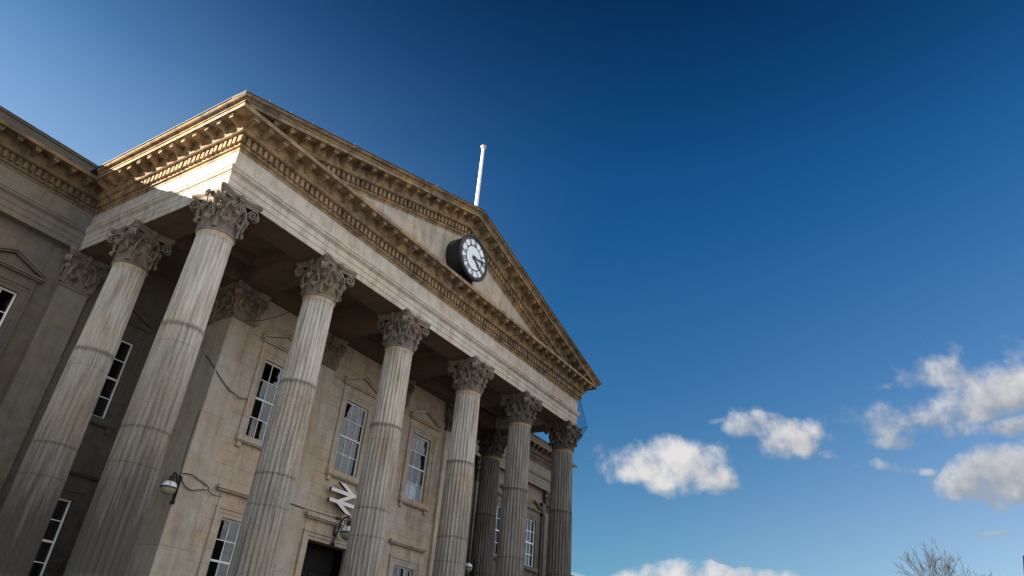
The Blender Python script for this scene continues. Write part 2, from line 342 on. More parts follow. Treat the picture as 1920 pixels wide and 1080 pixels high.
def net_mat():
    m, t, b = mat('clear_netting'); t.nodes.remove(b)
    g = N(t, 'ShaderNodeBsdfDiffuse'); g.inputs['Color'].default_value = (0.10,0.17,0.28,1)
    gl = N(t, 'ShaderNodeBsdfGlossy'); gl.inputs['Roughness'].default_value = 0.25; gl.inputs['Color'].default_value = (0.6,0.75,0.95,1)
    tr = N(t, 'ShaderNodeBsdfTransparent'); tr.inputs['Color'].default_value = (0.80,0.88,0.97,1)
    nz = noise(t, N(t,'ShaderNodeTexCoord').outputs['Object'], 3.0, 4)
    mx0 = N(t, 'ShaderNodeMixShader'); mx0.inputs[0].default_value = 0.4; L(t, g.outputs[0], mx0.inputs[1]); L(t, gl.outputs[0], mx0.inputs[2])
    mx = N(t, 'ShaderNodeMixShader'); L(t, mth(t,'MULTIPLY_ADD', nz, 0.3, 0.10), mx.inputs[0]); L(t, tr.outputs[0], mx.inputs[1]); L(t, mx0.outputs[0], mx.inputs[2])
    L(t, mx.outputs[0], t.nodes['Material Output'].inputs[0]); return m
NET = net_mat()

# ------------------------------------------------------------------ dimensions
A = 4.2
XC = [0.0, 4.2, 8.4, 12.976, 17.176, 21.376]; XM = XC[5]/2
YB = 4.3                      # second row of columns at the ends
R = 0.504                     # shaft radius under the capital = entablature face
FLOOR = 2.02; SH0 = 2.58; HS = 11.64; HJ = 8.79; ZA = 12.97
EX0, EX1, EY0 = -R, XC[5]+R, -R
YM = 7.42                     # face of the wings' entablature
YP, YW = 7.62, 7.76           # wing pilaster face, wing wall face
BX0, BX1 = 3.80, 17.576       # entrance block
BYP, BYW = 3.80, 3.93
WX0, WX1 = -14.0, 35.3

building = empty('railway_station_building', (XM, 0, 0), 'pale sandstone railway station with a columned portico under a triangular pediment', 'building')
building.location = (0, 0, 0)

# ------------------------------------------------------------------ entablature: mitred sweep of (offset, z) profiles
def sweep(mb, prof, path, close_ends=True):
    """path: plan points (x, y), outward side on the right of the walking direction"""
    n = len(path); dirs = [(Vector(path[i+1])-Vector(path[i])).normalized() for i in range(n-1)]
    nor = [Vector((dv.y, -dv.x)) for dv in dirs]; rows = []
    for i in range(n):
        if i == 0: mv = nor[0]
        elif i == n-1: mv = nor[-1]
        else:
            s_ = nor[i-1]+nor[i]; mv = s_ / (1+nor[i-1].dot(nor[i]))
        rows.append([(path[i][0]+mv.x*o, path[i][1]+mv.y*o, z) for o, z in prof])
    o0 = len(mb.v); mb.grid([list(r) for r in rows])
    if close_ends:
        k = len(prof); mb.f.append(tuple(range(o0, o0+k))); mb.f.append(tuple(range(o0+(n-1)*k, o0+n*k))[::-1])
def arcpts(o0, z0, o1, z1, bulge, n=4):
    pts = []
    for i in range(1, n):
        f = i/n; dx, dz_ = o1-o0, z1-z0
        k = 4*f*(1-f)*bulge
        pts.append((o0+dx*f+dz_*k, z0+dz_*f-dx*k))
    return pts
DEP = 1.12
P_ARC = [(-DEP, ZA+.75), (-DEP, ZA), (-.035, ZA), (-.035, 13.15), (-.015, 13.165), (-.015, 13.36), (0.005, 13.375), (0.005, 13.56), (.03, 13.575), (.03, 13.60)] + \
        arcpts(.03, 13.60, .095, 13.72, .2) + [(.095, 13.72), (.12, 13.73), (.12, 13.80), (-.25, 13.81), (-.25, ZA+.75)]
P_FRZ = [(-.24, 13.812), (0, 13.812), (0, 14.40), (-.24, 14.40)]
def P_COR(cyma=True):
    p = [(-.3, 14.402), (.02, 14.402), (.02, 14.43)] + arcpts(.02, 14.43, .075, 14.51, -.25) + [(.075, 14.51), (.085, 14.515), (.085, 14.86), (.20, 14.865)] + \
        arcpts(.20, 14.865, .30, 14.985, .22) + [(.30, 14.985), (.32, 14.99), (.32, 15.275), (.72, 15.28), (.72, 15.265), (.75, 15.265), (.75, 15.40)]
    if cyma: p += [(.78, 15.405), (.78, 15.425)] + arcpts(.78, 15.425, .85, 15.49, -.25, 3) + [(.85, 15.49)] + arcpts(.85, 15.49, .90, 15.53, .25, 3) + [(.92, 15.535), (.92, 15.57), (-.3, 15.60)]
    else: p += [(.735, 15.40), (.735, 15.405), (-.3, 15.41)]
    return p
wl = [(WX0, YM), (EX0, YM)]; sl_ = [(EX0, YM), (EX0, EY0)]; fr_ = [(EX0, EY0), (EX1, EY0)]; sr_ = [(EX1, EY0), (EX1, YM)]; wr = [(EX1, YM), (WX1, YM)]
port = [(EX0, YM+.6), (EX0, EY0), (EX1, EY0), (EX1, YM+.6)]
mb = MB(); sweep(mb, P_ARC, port); arch = mb.build('portico_entablature', ARC, building)
mb = MB(); a_, b_, y1_ = EX0+.05, EX1-.05, YM+.5
for x0, x1, y0, y1 in ((a_, b_, EY0+.05, EY0+DEP-.02), (a_, a_+DEP-.07, EY0+DEP-.018, y1_), (b_-DEP+.07, b_, EY0+DEP-.018, y1_)): mb.box(x0, x1, y0, y1, ZA-.012, ZA+.02)
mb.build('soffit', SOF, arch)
# inner beam over the second row of columns and pilasters
mb = MB(); sweep(mb, P_FRZ, port); mb.build('frieze', ARC, arch)
mb = MB()
def sweep_seg(mb, prof, p0, p1, m0, m1):
    """one run; m0/m1 say how the ends are mitred: +1 outer corner, -1 inner corner, 0 square"""
    dv = (Vector(p1)-Vector(p0)).normalized(); nv = Vector((dv.y, -dv.x))
    rows = []
    for p, mm, sg in ((p0, m0, -1), (p1, m1, 1)):
        rows.append([(p[0]+nv.x*o+dv.x*o*mm*sg, p[1]+nv.y*o+dv.y*o*mm*sg, z) for o, z in prof])
    o0 = len(mb.v); k = len(prof); mb.grid(rows); mb.f.append(tuple(range(o0, o0+k))); mb.f.append(tuple(range(o0+k, o0+2*k))[::-1])
sweep_seg(mb, P_COR(), (EX0, YM), (EX0, EY0), -1, 1)
sweep_seg(mb, P_COR(), (EX1, EY0), (EX1, YM), 1, -1)
sweep_seg(mb, P_COR(False), (EX0, EY0), (EX1, EY0), 1, 1)
def dentil(mb, c, nv, dv, w=.125, z0=14.60, z1=14.845, o0=.08, o1=.185, sh=0.0):
    w += random.uniform(-.012, .006); o1 += random.uniform(-.014, .006); z0 += random.uniform(-.004, .014)
    vs = []
    for z in (z0, z1):
        for s_, o in ((-1,o0),(1,o0),(1,o1),(-1,o1)):
            vs.append((c[0]+dv[0]*s_*w/2+nv[0]*o, c[1]+dv[1]*s_*w/2+nv[1]*o, z+sh*s_*w/2))
    mb.add(vs, [(0,3,2,1),(4,5,6,7),(0,1,5,4),(1,2,6,5),(2,3,7,6),(3,0,4,7)])
def modillion(mb, c, nv, dv, z1=15.268, sh=0.0, w=.24, o0=.315, o1=.70):
    w += random.uniform(-.015, .01); o1 += random.uniform(-.02, .008)
    # scroll bracket: side profile with a deep curl at the wall and a small one in front, a moulded cap above
    def V(s_, o, z): return (c[0]+dv[0]*s_+nv[0]*o, c[1]+dv[1]*s_+nv[1]*o, z+sh*s_)
    cap_ = [(o0, z1-.045), (o1, z1-.045), (o1, z1), (o0, z1)]
    mb.prism(cap_, lambda o, z: V(-w/2, o, z), lambda o, z: V(w/2, o, z))
    zt = z1-.047; L0 = o1-.03-o0; body = [(o0, zt)]
    body += [(o1-.03, zt)]
    body += [(o1-.03+.01*sin(a), zt-.045-.045*sin(a-pi/2)*1.0) for a in (pi*.5, pi*.75, pi)]
    for i in range(7):
        f = i/6; body.append((o1-.06-(L0-.10)*f, zt-.09-.05*sin(f*pi*.5)-.035*sin(f*pi)*-1*.6))
    body += [(o0+.03, zt-.19), (o0, zt-.17)]
    mb.prism(body, lambda o, z: V(-w/2+.03, o, z), lambda o, z: V(w/2-.03, o, z))
    # acanthus strip under the scroll
    leaf = [(o1-.02, zt-.07), (o1-.10, zt-.125), (o0+.14, zt-.17), (o0+.05, zt-.215), (o0+.02, zt-.14), (o1-.08, zt-.05)]
    mb.prism(leaf, lambda o, z: V(-.045, o, z), lambda o, z: V(.045, o, z))
def run_x(mb, x0, x1, y, step_d, step_m, sgn=1):
    n = round((x1-x0+.3)/step_d); nv = (0, -1); dv = (1, 0)
    for i in range(n+1): dentil(mb, (x0-.15+(x1-x0+.3)*i/n, y), nv, dv)
def fill(mb, p0, p1, nv, ext0, ext1, mext0, mext1, sd=.222, sm=.60):
    p0 = Vector(p0); p1 = Vector(p1); dv = (p1-p0).normalized(); 
    a0, a1 = p0-dv*ext0, p1+dv*ext1; n = round((a1-a0).length/sd)
    for i in range(n+1): dentil(mb, a0+(a1-a0)*i/n, nv, dv)
    a0, a1 = p0-dv*mext0, p1+dv*mext1; n = round((a1-a0).length/sm)
    for i in range(n+1): modillion(mb, a0+(a1-a0)*i/n, nv, dv)
fill(mb, (EX0, YM), (EX0, EY0), (-1, 0), -.26, .06, -.90, .10)
fill(mb, (EX1, EY0), (EX1, YM), (1, 0), .06, -.26, .10, -.90)
fill(mb, (EX0, EY0), (EX1, EY0), (0, -1), .11, .11, .17, .17)
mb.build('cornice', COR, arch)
# lead flashing along the side cornices
for x0, x1 in ((EX0-.95, EX0-.5), (EX1+.5, EX1+.95)):
    mb = MB(); mb.box(x0, x1, EY0-.6, YM-.40, 15.603, 15.625); mb.build('flashing', LEAD, arch)

# ------------------------------------------------------------------ pediment
SL = 0.2965; ZR0 = 15.57; XR0 = EX0-.92
def zline(x): return ZR0+SL*((x if x <= XM else XC[5]-x)-XR0)
ZH = 15.407
mb = MB()
tz = zline(XM)-1.12
x0t = XR0+(ZH-ZR0+1.12)/SL
tri = [(x0t, ZH-.3), (x0t, ZH), (XM, tz), (XC[5]-x0t, ZH), (XC[5]-x0t, ZH-.3)]
mb.prism(tri, lambda x, z: (x, EY0, z), lambda x, z: (x, EY0+.4, z))
ped = mb.build('pediment', TYM, building)
mb = MB()
prof = [(o, z-15.57) for o, z in P_COR()]
prof[0] = (.002, prof[0][1]); prof[-1] = (.002, .0)
rows0 = []; rowsL = []
for o, dz_ in prof:
    xs = max(EX0-o, XR0+(ZH+.002-ZR0-dz_)/SL) if dz_ < -.155 else EX0-o
    xs = min(xs, XM)
    rows0.append((xs, EY0-o, zline(xs)+dz_)); rowsL.append((XM, EY0-o, zline(XM)+dz_))
mir = lambda r: [(XC[5]-x, y, z) for x, y, z in r]
mb.grid([rows0, rowsL, mir(rows0)])
n = round((XM-2.0)/.232)
for sgn in (0, 1):
    x = XM-.14
    while True:
        zb_ = zline(x)-15.57+14.60
        if zb_ < ZH+.01: break
        dentil(mb, (x if not sgn else XC[5]-x, EY0), (0, -1), (1, 0), z0=zb_, z1=zb_+.245, sh=SL if not sgn else -SL, w=.13); x -= .232
    x = XM-.32
    while True:
        zt_ = zline(x)-15.57+15.268
        if zt_-.25 < ZH: break
        modillion(mb, (x if not sgn else XC[5]-x, EY0), (0, -1), (1, 0), z1=zt_, sh=SL if not sgn else -SL); x -= .61
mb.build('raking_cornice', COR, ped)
# lead capping with clips standing up along both slopes
mb = MB()
for s_ in (0, 1):
    f_ = (lambda x: x) if not s_ else (lambda x: XC[5]-x)
    mb.add([(f_(x), y, zline(x)+dz_) for x, y, dz_ in ((XR0-.02, EY0-.95, .004), (XM, EY0-.95, .004), (XM, EY0-.95, .04), (XR0-.02, EY0-.95, .04), (XR0-.02, EY0-.3, .004), (XM, EY0-.3, .004), (XM, EY0-.3, .06), (XR0-.02, EY0-.3, .06))],
           [(0,1,2,3),(4,7,6,5),(3,2,6,7),(0,4,5,1),(0,3,7,4)])
    x = -.6; k = 0
    while x < XM-.3:
        w = random.uniform(.02, .045); h = random.uniform(.05, .095)
        mb.box(f_(x)-w, f_(x)+w, EY0-.93, EY0-.86, zline(x)+.02, zline(x)+h); x += random.uniform(.62, 1.25)
mb.build('lead_capping', LEAD, ped)
# roof over the portico and the hall behind
mb = MB()
mb.add([(XR0+.3, EY0-.3, zline(XR0+.3)+.02), (XM, EY0-.3, zline(XM)+.02), (XC[5]-XR0-.3, EY0-.3, zline(XR0+.3)+.02),
        (XR0+.3, 22, zline(XR0+.3)+.02), (XM, 22, zline(XM)+.02), (XC[5]-XR0-.3, 22, zline(XR0+.3)+.02)], [(0,1,4,3),(1,2,5,4)])
mb.add([(EX0, 22, 14.5), (EX1, 22, 14.5), (EX1+.5, 22, zline(XR0)+.1), (XM, 22, zline(XM)+.01), (EX0-.5, 22, zline(XR0)+.1)], [(0,1,2,3,4)])
mb.build('roof', SLATE, building, label='grey slate gable roof behind the pediment')

# ------------------------------------------------------------------ ceiling with beams
mb = MB()
mb.box(EX0+.2, EX1-.2, EY0+.2, YW, 13.72, 13.9)
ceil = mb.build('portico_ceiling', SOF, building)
mb = MB()
for x in XC[1:5]: mb.box(x-.52, x+.52, .62, BYW+.05, ZA+.012, 13.719)
mb.box(EX0+1.121, 3.68, YB-.52, YB+.5, ZA+.014, 13.717); mb.box(17.70, EX1-1.121, YB-.52, YB+.5, ZA+.014, 13.717)
mb.box(4.722, 16.652, BYP-.5, BYW, 13.0, 13.715)
for k in range(5):
    xa, xb = XC[k]+.53, XC[k+1]-.53
    for x_ in (xa, xb-.28): mb.box(x_, x_+.28, .622, 3.28, 13.45, 13.713)
    for y_ in (.622, 3.0): mb.box(xa+.282, xb-.282, y_, y_+.28, 13.45, 13.714)
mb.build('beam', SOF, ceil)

# ------------------------------------------------------------------ column
def capital_mesh(pil=False):
    mb = MB(); H = 1.33
    def leaf(ang, r0, h, wd, curl, base=0.06, nt_=15, nu=12):
        rows = []; back_ = []
        for i in range(nt_):
            tt = i/(nt_-1)
            if tt < .62:
                f = tt/.62; r = r0+.05*f*f; z = base+h*f; 
            else:
                ph = (tt-.62)/.38*radians(225); r = r0+.05+curl*(1-cos(ph)); z = base+h+curl*sin(ph)
            w = wd*(.82+.30*sin(min(1, tt/.62)*pi*.5))*(1 if tt < .62 else 1-.75*((tt-.62)/.38)**1.6)
            lob = 1+.10*sin(tt*34)
            row = []; rb = []
            for j in range(nu+1):
                u = -1+2*j/nu
                ww = w*(lob if abs(u) > .85 else 1)
                a = ang+u*ww/2/max(.3, r)
                rr = r+.028*(1-abs(u))+.013*cos(u*5*pi)-.012*abs(u)
                if abs(u) > .7 and tt < .62: rr += .02
                row.append((rr*cos(a), rr*sin(a), z)); rb.append(((rr-.035)*cos(a), (rr-.035)*sin(a), z-(.02 if tt > .8 else 0)))
            rows.append(row); back_.append(rb)
        mb.grid(rows); mb.grid([r_[::-1] for r_ in back_])
        mb.grid([[r_[0] for r_ in rows], [r_[0] for r_ in back_]]); mb.grid([[r_[-1] for r_ in rows], [r_[-1] for r_ in back_]])
        mb.grid([rows[-1], back_[-1]])
    mb.lathe([(.475,0),(.53,.0),(.55,.018),(.558,.04),(.55,.062),(.53,.08),(.49,.082)], 48)
    mb.lathe([(.47,.07),(.455,.2),(.455,.6),(.48,.85),(.54,1.02),(.60,1.10),(.60,1.14),(.3,1.14)], 32)
    for k in range(8): leaf(k*pi/4+pi/8, .475, .30, .34, .085)
    for k in range(8): leaf(k*pi/4, .485, .60, .33, .10, base=.10)
    def ribbon(path, frame_r, frame_t, wd, th):
        # path of (a, z) in a vertical plane spanned by frame_r; width along frame_t
        n = len(path); rows = []
        for i, (a, z) in enumerate(path):
            a0, z0 = path[max(i-1, 0)]; a1, z1 = path[min(i+1, n-1)]
            tx, tz_ = a1-a0, z1-z0; l = sqrt(tx*tx+tz_*tz_) or 1; nx, nz = -tz_/l, tx/l
            w = wd(i/(n-1)) if callable(wd) else wd; row = []
            for s_, q in ((-1,-1),(-.55,-.45),(.55,-.45),(1,-1),(1,1),(.55,.45),(-.55,.45),(-1,1)):
                p = frame_r[0]*1.0 + frame_r[1]*(a+nx*th/2*q) + frame_t*(s_*w/2) + Vector((0,0,z+nz*th/2*q)); row.append(tuple(p))
            rows.append(row)
        o = len(mb.v); mb.grid(rows, True); mb.f.append(tuple(range(o, o+8))); m_ = o+(n-1)*8; mb.f.append(tuple(range(m_, m_+8)))
    # corner volutes
    for k in range(4):
        a = pi/4+k*pi/2; er = Vector((cos(a), sin(a), 0)); et = Vector((-sin(a), cos(a), 0))
        path = [(.53,.62),(.56,.76),(.62,.90),(.70,1.01),(.78,1.075)]
        rc, zc, r0 = .845, .945, .155
        for i in range(30):
            ph = radians(105-i*21); q = r0*(1-i/33); path.append((rc+q*cos(ph), zc+q*sin(ph)))
        for sg in (-1, 1):
            ribbon(path, (er*0+et*sg*.055, er), et, lambda f: .095+.02*(1-f), .042)
        mb.lathe([(.0,-.06),(.035,-.05),(.045,0),(.035,.05),(0,.06)], 8, c=(er.x*rc, er.y*rc, zc))
        # acanthus spray leaning under the volute
        leaf(a, .56, .80, .16, .06, base=.12, nt_=10, nu=6)
    # inner helices and the flower stalk of each side
    for k in range(4):
        a = k*pi/2; er = Vector((cos(a), sin(a), 0)); et = Vector((-sin(a), cos(a), 0))
        for sg in (-1, 1):
            path = [(.36,.66),(.345,.78),(.30,.90),(.24,.99)]
            for i in range(20):
                ph = radians(110+i*24); q = .10*(1-i/23); path.append((.155+q*cos(ph)*-1*-1, .945+q*sin(ph)))
            ribbon([(sg*p, z) for p, z in path], (er*.60, et), er, .07, .034)
            # cauliculus
            mb.tube([er*.52+et*sg*.36+Vector((0,0,.42)), er*.54+et*sg*.365+Vector((0,0,.60)), er*.56+et*sg*.35+Vector((0,0,.70))], [.03,.045,.065], 8)
        mb.tube([er*.60+Vector((0,0,.80)), er*.64+Vector((0,0,1.0)), er*.68+Vector((0,0,1.16))], [.02,.025,.03], 6)
        # fleuron on the abacus
        c = er*.70+Vector((0,0,1.215))
        for q in range(7):
            b_ = 2*pi*q/6; rr = .072 if q < 6 else 0
            p = c+et*rr*cos(b_)+Vector((0,0,rr*sin(b_)))+er*(.0 if q < 6 else .03)
            vs = []; 
            for ii in range(5):
                th = pi*ii/4
                vs.append([tuple(p+er*cos(th)*.05+(et*cos(g)+Vector((0,0,1))*sin(g))*sin(th)*.052) for g in [2*pi*h_/8 for h_ in range(8)]])
            mb.grid(vs, True)
    # abacus with hollowed sides and cut corners
    def outline(s_):
        pts = []
        for k in range(4):
            a = k*pi/2; er = Vector((cos(a), sin(a), 0)); et = Vector((-sin(a), cos(a), 0))
            for i in range(11):
                u = -1+2*i/10; tt = u*.685; rad_ = .625+.135*u*u
                pts.append((er*rad_+et*tt)*s_)
        return pts
    prof_ = [(.86,1.12),(.90,1.125),(.91,1.165),(.925,1.19),(.955,1.215),(.985,1.24),(1.0,1.25),(1.0,1.33),(.3,1.33)]
    mb.grid([[(p.x, p.y, z) for p in outline(s_)] for s_, z in prof_], True)
    if pil:
        nv_ = []
        for x, y, z in mb.v:
            r = sqrt(x*x+y*y)
            if r > 1e-5 and z < 1.115:
                f = 1/max(abs(x)/r, abs(y)/r); k = .95*max(0, min(1, (.88-r)/.28)); g = 1+(f-1)*k; x *= g; y *= g
            nv_.append((x, y, z))
        mb.v = nv_
    return mb
def shaft_mesh():
    mb = MB(); NF, S = 24, 8; n = NF*S; zs = []
    rb = .585
    def rad_(z):
        f = (z-SH0)/(HS-SH0); r = rb+(R-rb)*(f**1.5)
        if z < SH0+.10: r += .05*(1-(z-SH0)/.10)**2
        if z > HS-.08: r += .025*((z-(HS-.08))/.08)**2
        if z < HJ: r += .014
        return r
    lev = [SH0, SH0+.03, SH0+.07, SH0+.11, SH0+.14, SH0+.18, SH0+.24]
    z = SH0+.7
    while z < HJ-.5: lev.append(z); z += .8
    lev += [HJ-.30, HJ-.13, HJ-.105, HJ-.085, HJ-.065, HJ-.05, HJ-.012, HJ-.0105, HJ+.0105, HJ+.012, HJ+.3]
    z = HJ+.9
    while z < HS-.4: lev.append(z); z += .7
    lev += [HS-.26, HS-.20, HS-.17, HS-.145, HS-.125, HS-.11, HS-.06, HS-.02, HS+.01]
    rows = []
    for z in lev:
        r = rad_(z)
        def dep(z):
            if abs(z-HJ) <= .0108: return -1
            k = 1.0
            for e, sg in ((HS-.105, -1), (HJ-.045, -1)):
                dd_ = (e-z)
                if (z > HJ) == (e > HJ):
                    k = min(k, 0 if dd_ <= 0 else sqrt(max(0, 1-(1-min(1, dd_/.075))**2)))
            dd_ = z-(SH0+.10); k = min(k, 0 if dd_ <= 0 else sqrt(max(0, 1-(1-min(1, dd_/.075))**2)))
            return k
        k = dep(z); row = []
        for i in range(n):
            a = 2*pi*i/n; s_ = (i % S)/S
            if k < 0: q = .020
            else:
                u = (s_-.56)/.43
                q = .060*sqrt(max(0, 1-u*u))*k if abs(u) < 1 else 0
            row.append(((r-q)*cos(a), (r-q)*sin(a), z))
        rows.append(row)
    mb.grid(rows, True); return mb
def base_mesh():
    mb = MB(); p = [(.58,SH0+.001),(.635,SH0-.004),(.64,SH0-.05)]
    for i in range(9): a = pi/2-pi*i/8; p.append((.645+.07*cos(a), SH0-.12+.07*sin(a)))
    p += [(.655,SH0-.20),(.64,SH0-.25),(.67,SH0-.30),(.70,SH0-.315)]
    for i in range(9): a = pi/2-pi*i/8; p.append((.71+.085*cos(a), SH0-.40+.085*sin(a)))
    mb.lathe(p, 48); mb.box(-.8,.8,-.8,.8,FLOOR+.002,SH0-.486); return mb
col0 = base_mesh().build('column', SIDEP, building, smooth=40)
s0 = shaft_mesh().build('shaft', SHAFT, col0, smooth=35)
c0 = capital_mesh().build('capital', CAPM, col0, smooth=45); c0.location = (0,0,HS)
# the plinth mesh is the column part itself; shaft and capital are its pieces
def place_col(x, y, rot, first=False):
    o = col0 if first else copy_tree(col0, building)
    o.location = (x, y, 0); o.rotation_euler = (0, 0, rot); o.parent = building; return o
place_col(0, 0, 0, True)
for i in range(1, 6): place_col(XC[i], 0, i*pi/2)
place_col(0, YB, pi/2)['label'] = 'fluted column behind the near corner column'
place_col(XC[5], YB, pi)

# ------------------------------------------------------------------ pilasters
pcap = capital_mesh(True)
def pilaster(x, face, side=None, material=PIL):
    """front face at y = face; the pier runs back into the wall"""
    mb = MB(); mb.box(x-.5, x+.5, face, face+.30, FLOOR+.5, HS+.02)
    mb.box(x-.60, x+.60, face-.10, face+.31, FLOOR, FLOOR+.34); mb.box(x-.56, x+.56, face-.06, face+.31, FLOOR+.342, FLOOR+.498)
    o = mb.build('pilaster', material, building); return o
PCM = None
def pil_cap(parent, x, face, keep_side=False):
    global PCM
    if PCM is None:
        o = pcap.build('capital', CAPM, parent, smooth=45); PCM = o.data
    else:
        o = bpy.data.objects.new('capital', PCM); C.objects.link(o); o.parent = parent
    o.location = (x, face+.5, HS); return o
for x in XC[1:5]:
    p = pilaster(x, BYP); pil_cap(p, x, BYP)
WP = [-8.5, -4.25, 0.0, XC[5], 25.5, 29.65, 33.8]
for x in WP:
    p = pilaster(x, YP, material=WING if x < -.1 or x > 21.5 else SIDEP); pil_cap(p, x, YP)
# side returns of the entrance block's corner piers
for x0, x1, xc in ((3.70, 3.86, 1), (17.516, 17.676, -1)):
    mb = MB(); mb.box(x0, x1, BYP+.302, BYP+1.0, FLOOR+.5, HS+.02)
    p = mb.build('pilaster', PIL, building)
    o = bpy.data.objects.new('capital', PCM); C.objects.link(o); o.parent = p; o.location = (x0+.5 if xc > 0 else x1-.5, BYP+.95, HS-.003)

# ------------------------------------------------------------------ walls with openings
def wall(name, x0, x1, z0, z1, y, holes, th, m, parent=building, label=None):
    xs = sorted({x0, x1, *[h[0] for h in holes], *[h[1] for h in holes]}); zs = sorted({z0, z1, *[h[2] for h in holes], *[h[3] for h in holes]})
    mb = MB()
    def solid(i, j):
        if i < 0 or j < 0 or i >= len(xs)-1 or j >= len(zs)-1: return False
        cx_, cz_ = (xs[i]+xs[i+1])/2, (zs[j]+zs[j+1])/2
        return not any(h[0] < cx_ < h[1] and h[2] < cz_ < h[3] for h in holes)
    for i in range(len(xs)-1):
        for j in range(len(zs)-1):
            if not solid(i, j): continue
            a, b_, c, e = xs[i], xs[i+1], zs[j], zs[j+1]
            mb.add([(a,y,c),(b_,y,c),(b_,y,e),(a,y,e)], [(0,1,2,3)]); mb.add([(a,y+th,c),(b_,y+th,c),(b_,y+th,e),(a,y+th,e)], [(3,2,1,0)])
            if not solid(i-1, j): mb.add([(a,y,c),(a,y+th,c),(a,y+th,e),(a,y,e)], [(0,1,2,3)])
            if not solid(i+1, j): mb.add([(b_,y,c),(b_,y+th,c),(b_,y+th,e),(b_,y,e)], [(3,2,1,0)])
            if not solid(i, j-1): mb.add([(a,y,c),(b_,y,c),(b_,y+th,c),(a,y+th,c)], [(3,2,1,0)])
            if not solid(i, j+1): mb.add([(a,y,e),(b_,y,e),(b_,y+th,e),(a,y+th,e)], [(0,1,2,3)])
    return mb.build(name, m, parent, label=label)
HW = .66; UZ0, UZ1 = 7.98, 10.84; GZ0, GZ1 = 2.75, 5.30
bays_b = [(XC[1]+XC[2])/2+.02, XM, (XC[3]+XC[4])/2+.0]
bays_w = [-6.35, -2.12, 2.08, 19.27, 23.43, 27.6, 31.73]
hb = []; hw_ = []
for i, x in enumerate(bays_b):
    hb.append((x-HW, x+HW, UZ0, UZ1))
    if i != 1: hb.append((x-HW, x+HW, GZ0, GZ1))
hb.append((XM-1.18, XM+1.18, FLOOR, 5.36))
for x in bays_w: hw_ += [(x-HW, x+HW, UZ0, UZ1), (x-HW, x+HW, GZ0, GZ1)]
wall('entrance_wall', BX0, BX1, FLOOR, 13.3, BYW, hb, .45, ASH)
for x0 in (BX0, BX1-.4): mb = MB(); mb.box(x0, x0+.4, BYW+.452, YW, FLOOR, 13.3); mb.build('side_wall', ASH, building)
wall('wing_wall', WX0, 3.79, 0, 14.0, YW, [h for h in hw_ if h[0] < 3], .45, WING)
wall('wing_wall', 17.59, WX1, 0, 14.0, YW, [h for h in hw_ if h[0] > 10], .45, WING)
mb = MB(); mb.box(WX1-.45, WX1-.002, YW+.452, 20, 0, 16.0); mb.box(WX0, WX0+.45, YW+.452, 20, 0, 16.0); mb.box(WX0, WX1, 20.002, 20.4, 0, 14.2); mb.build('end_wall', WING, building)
# dark rooms behind the windows
mb = MB()
mb.box(BX0+.42, BX1-.42, BYW+1.6, BYW+1.7, FLOOR, 13.0); mb.box(BX0+.42, BX1-.42, BYW+.46, BYW+1.59, 6.7, 6.8); mb.box(BX0+.42, BX1-.42, BYW+.46, BYW+1.59, 13.3, 13.4)
mb.box(XM-1.5, XM-1.4, BYW+.46, BYW+1.59, FLOOR, 6.69); mb.box(XM+1.4, XM+1.5, BYW+.46, BYW+1.59, FLOOR, 6.69)
mb.box(WX0+.46, 3.7, YW+2.0, YW+2.1, FLOOR, 14); mb.box(17.7, WX1-.46, YW+2.0, YW+2.1, FLOOR, 14)
mb.box(WX0+.46, 3.7, YW+.46, YW+1.99, 6.7, 6.8); mb.box(17.7, WX1-.46, YW+.46, YW+1.99, 6.7, 6.8)
mb.box(WX0+.46, WX1-.46, YW+.46, YW+12, 14.01, 14.1)
mb.build('interior', DARK, building)

# ------------------------------------------------------------------ wings' entablature, parapet, roof
for nm, x0, x1, m0, m1, e0, e1 in (('l', WX0, EX0, 0, -1, 0, -.26), ('r', EX1, WX1, -1, 1, -.26, .06)):
    mb = MB()
    pa = [(o if o > -.5 else -.5, z) for o, z in P_ARC]
    sweep_seg(mb, pa, (x0, YM), (x1, YM), 0, 0)
    w_ = mb.build('wing_entablature', WENT, building)
    mb = MB(); sweep_seg(mb, P_FRZ, (x0, YM), (x1, YM), 0, 0); mb.build('frieze', WENT, w_)
    mb = MB(); sweep_seg(mb, P_COR(False), (x0, YM), (x1, YM), m0 if m0 else 0, m1)
    fill(mb, (x0, YM), (x1, YM), (0, -1), e0, e1, -.9 if m0 == -1 else 0, -.9 if m1 == -1 else .1)
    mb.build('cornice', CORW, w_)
    mb = MB(); 
    a0, a1 = (x0, x1+.02) if nm == 'l' else (x0-.02, x1)
    mb.box(a0, a1, YM-.36, YM+.5, 15.415, 15.90); mb.box(a0, a1, YM-.40, YM+.55, 15.902, 15.98); mb.build('parapet', BLOCKC, w_)
    mb = MB(); mb.box(x0, x1, YM-.74, YM-.361, 15.412, 15.432)
    for k in range(26):
        xx = random.uniform(x0+.3, x1-.3); mb.box(xx-.03, xx+.03, YM-.74, YM-.70, 15.42, 15.44+random.uniform(.03, .08))
    mb.build('flashing', LEAD, w_)
    mb = MB(); mb.box(a0+.1, a1-.1, YM-.42, YM+.57, 15.982, 16.0); mb.build('coping', LEAD, w_)
for x0, x1 in ((WX0+.1, EX0-.5), (EX1+.5, WX1-.1)): mb = MB(); mb.box(x0, x1, YM+.51, 20, 15.7, 15.8); mb.build('flat_roof', SLATE, building)

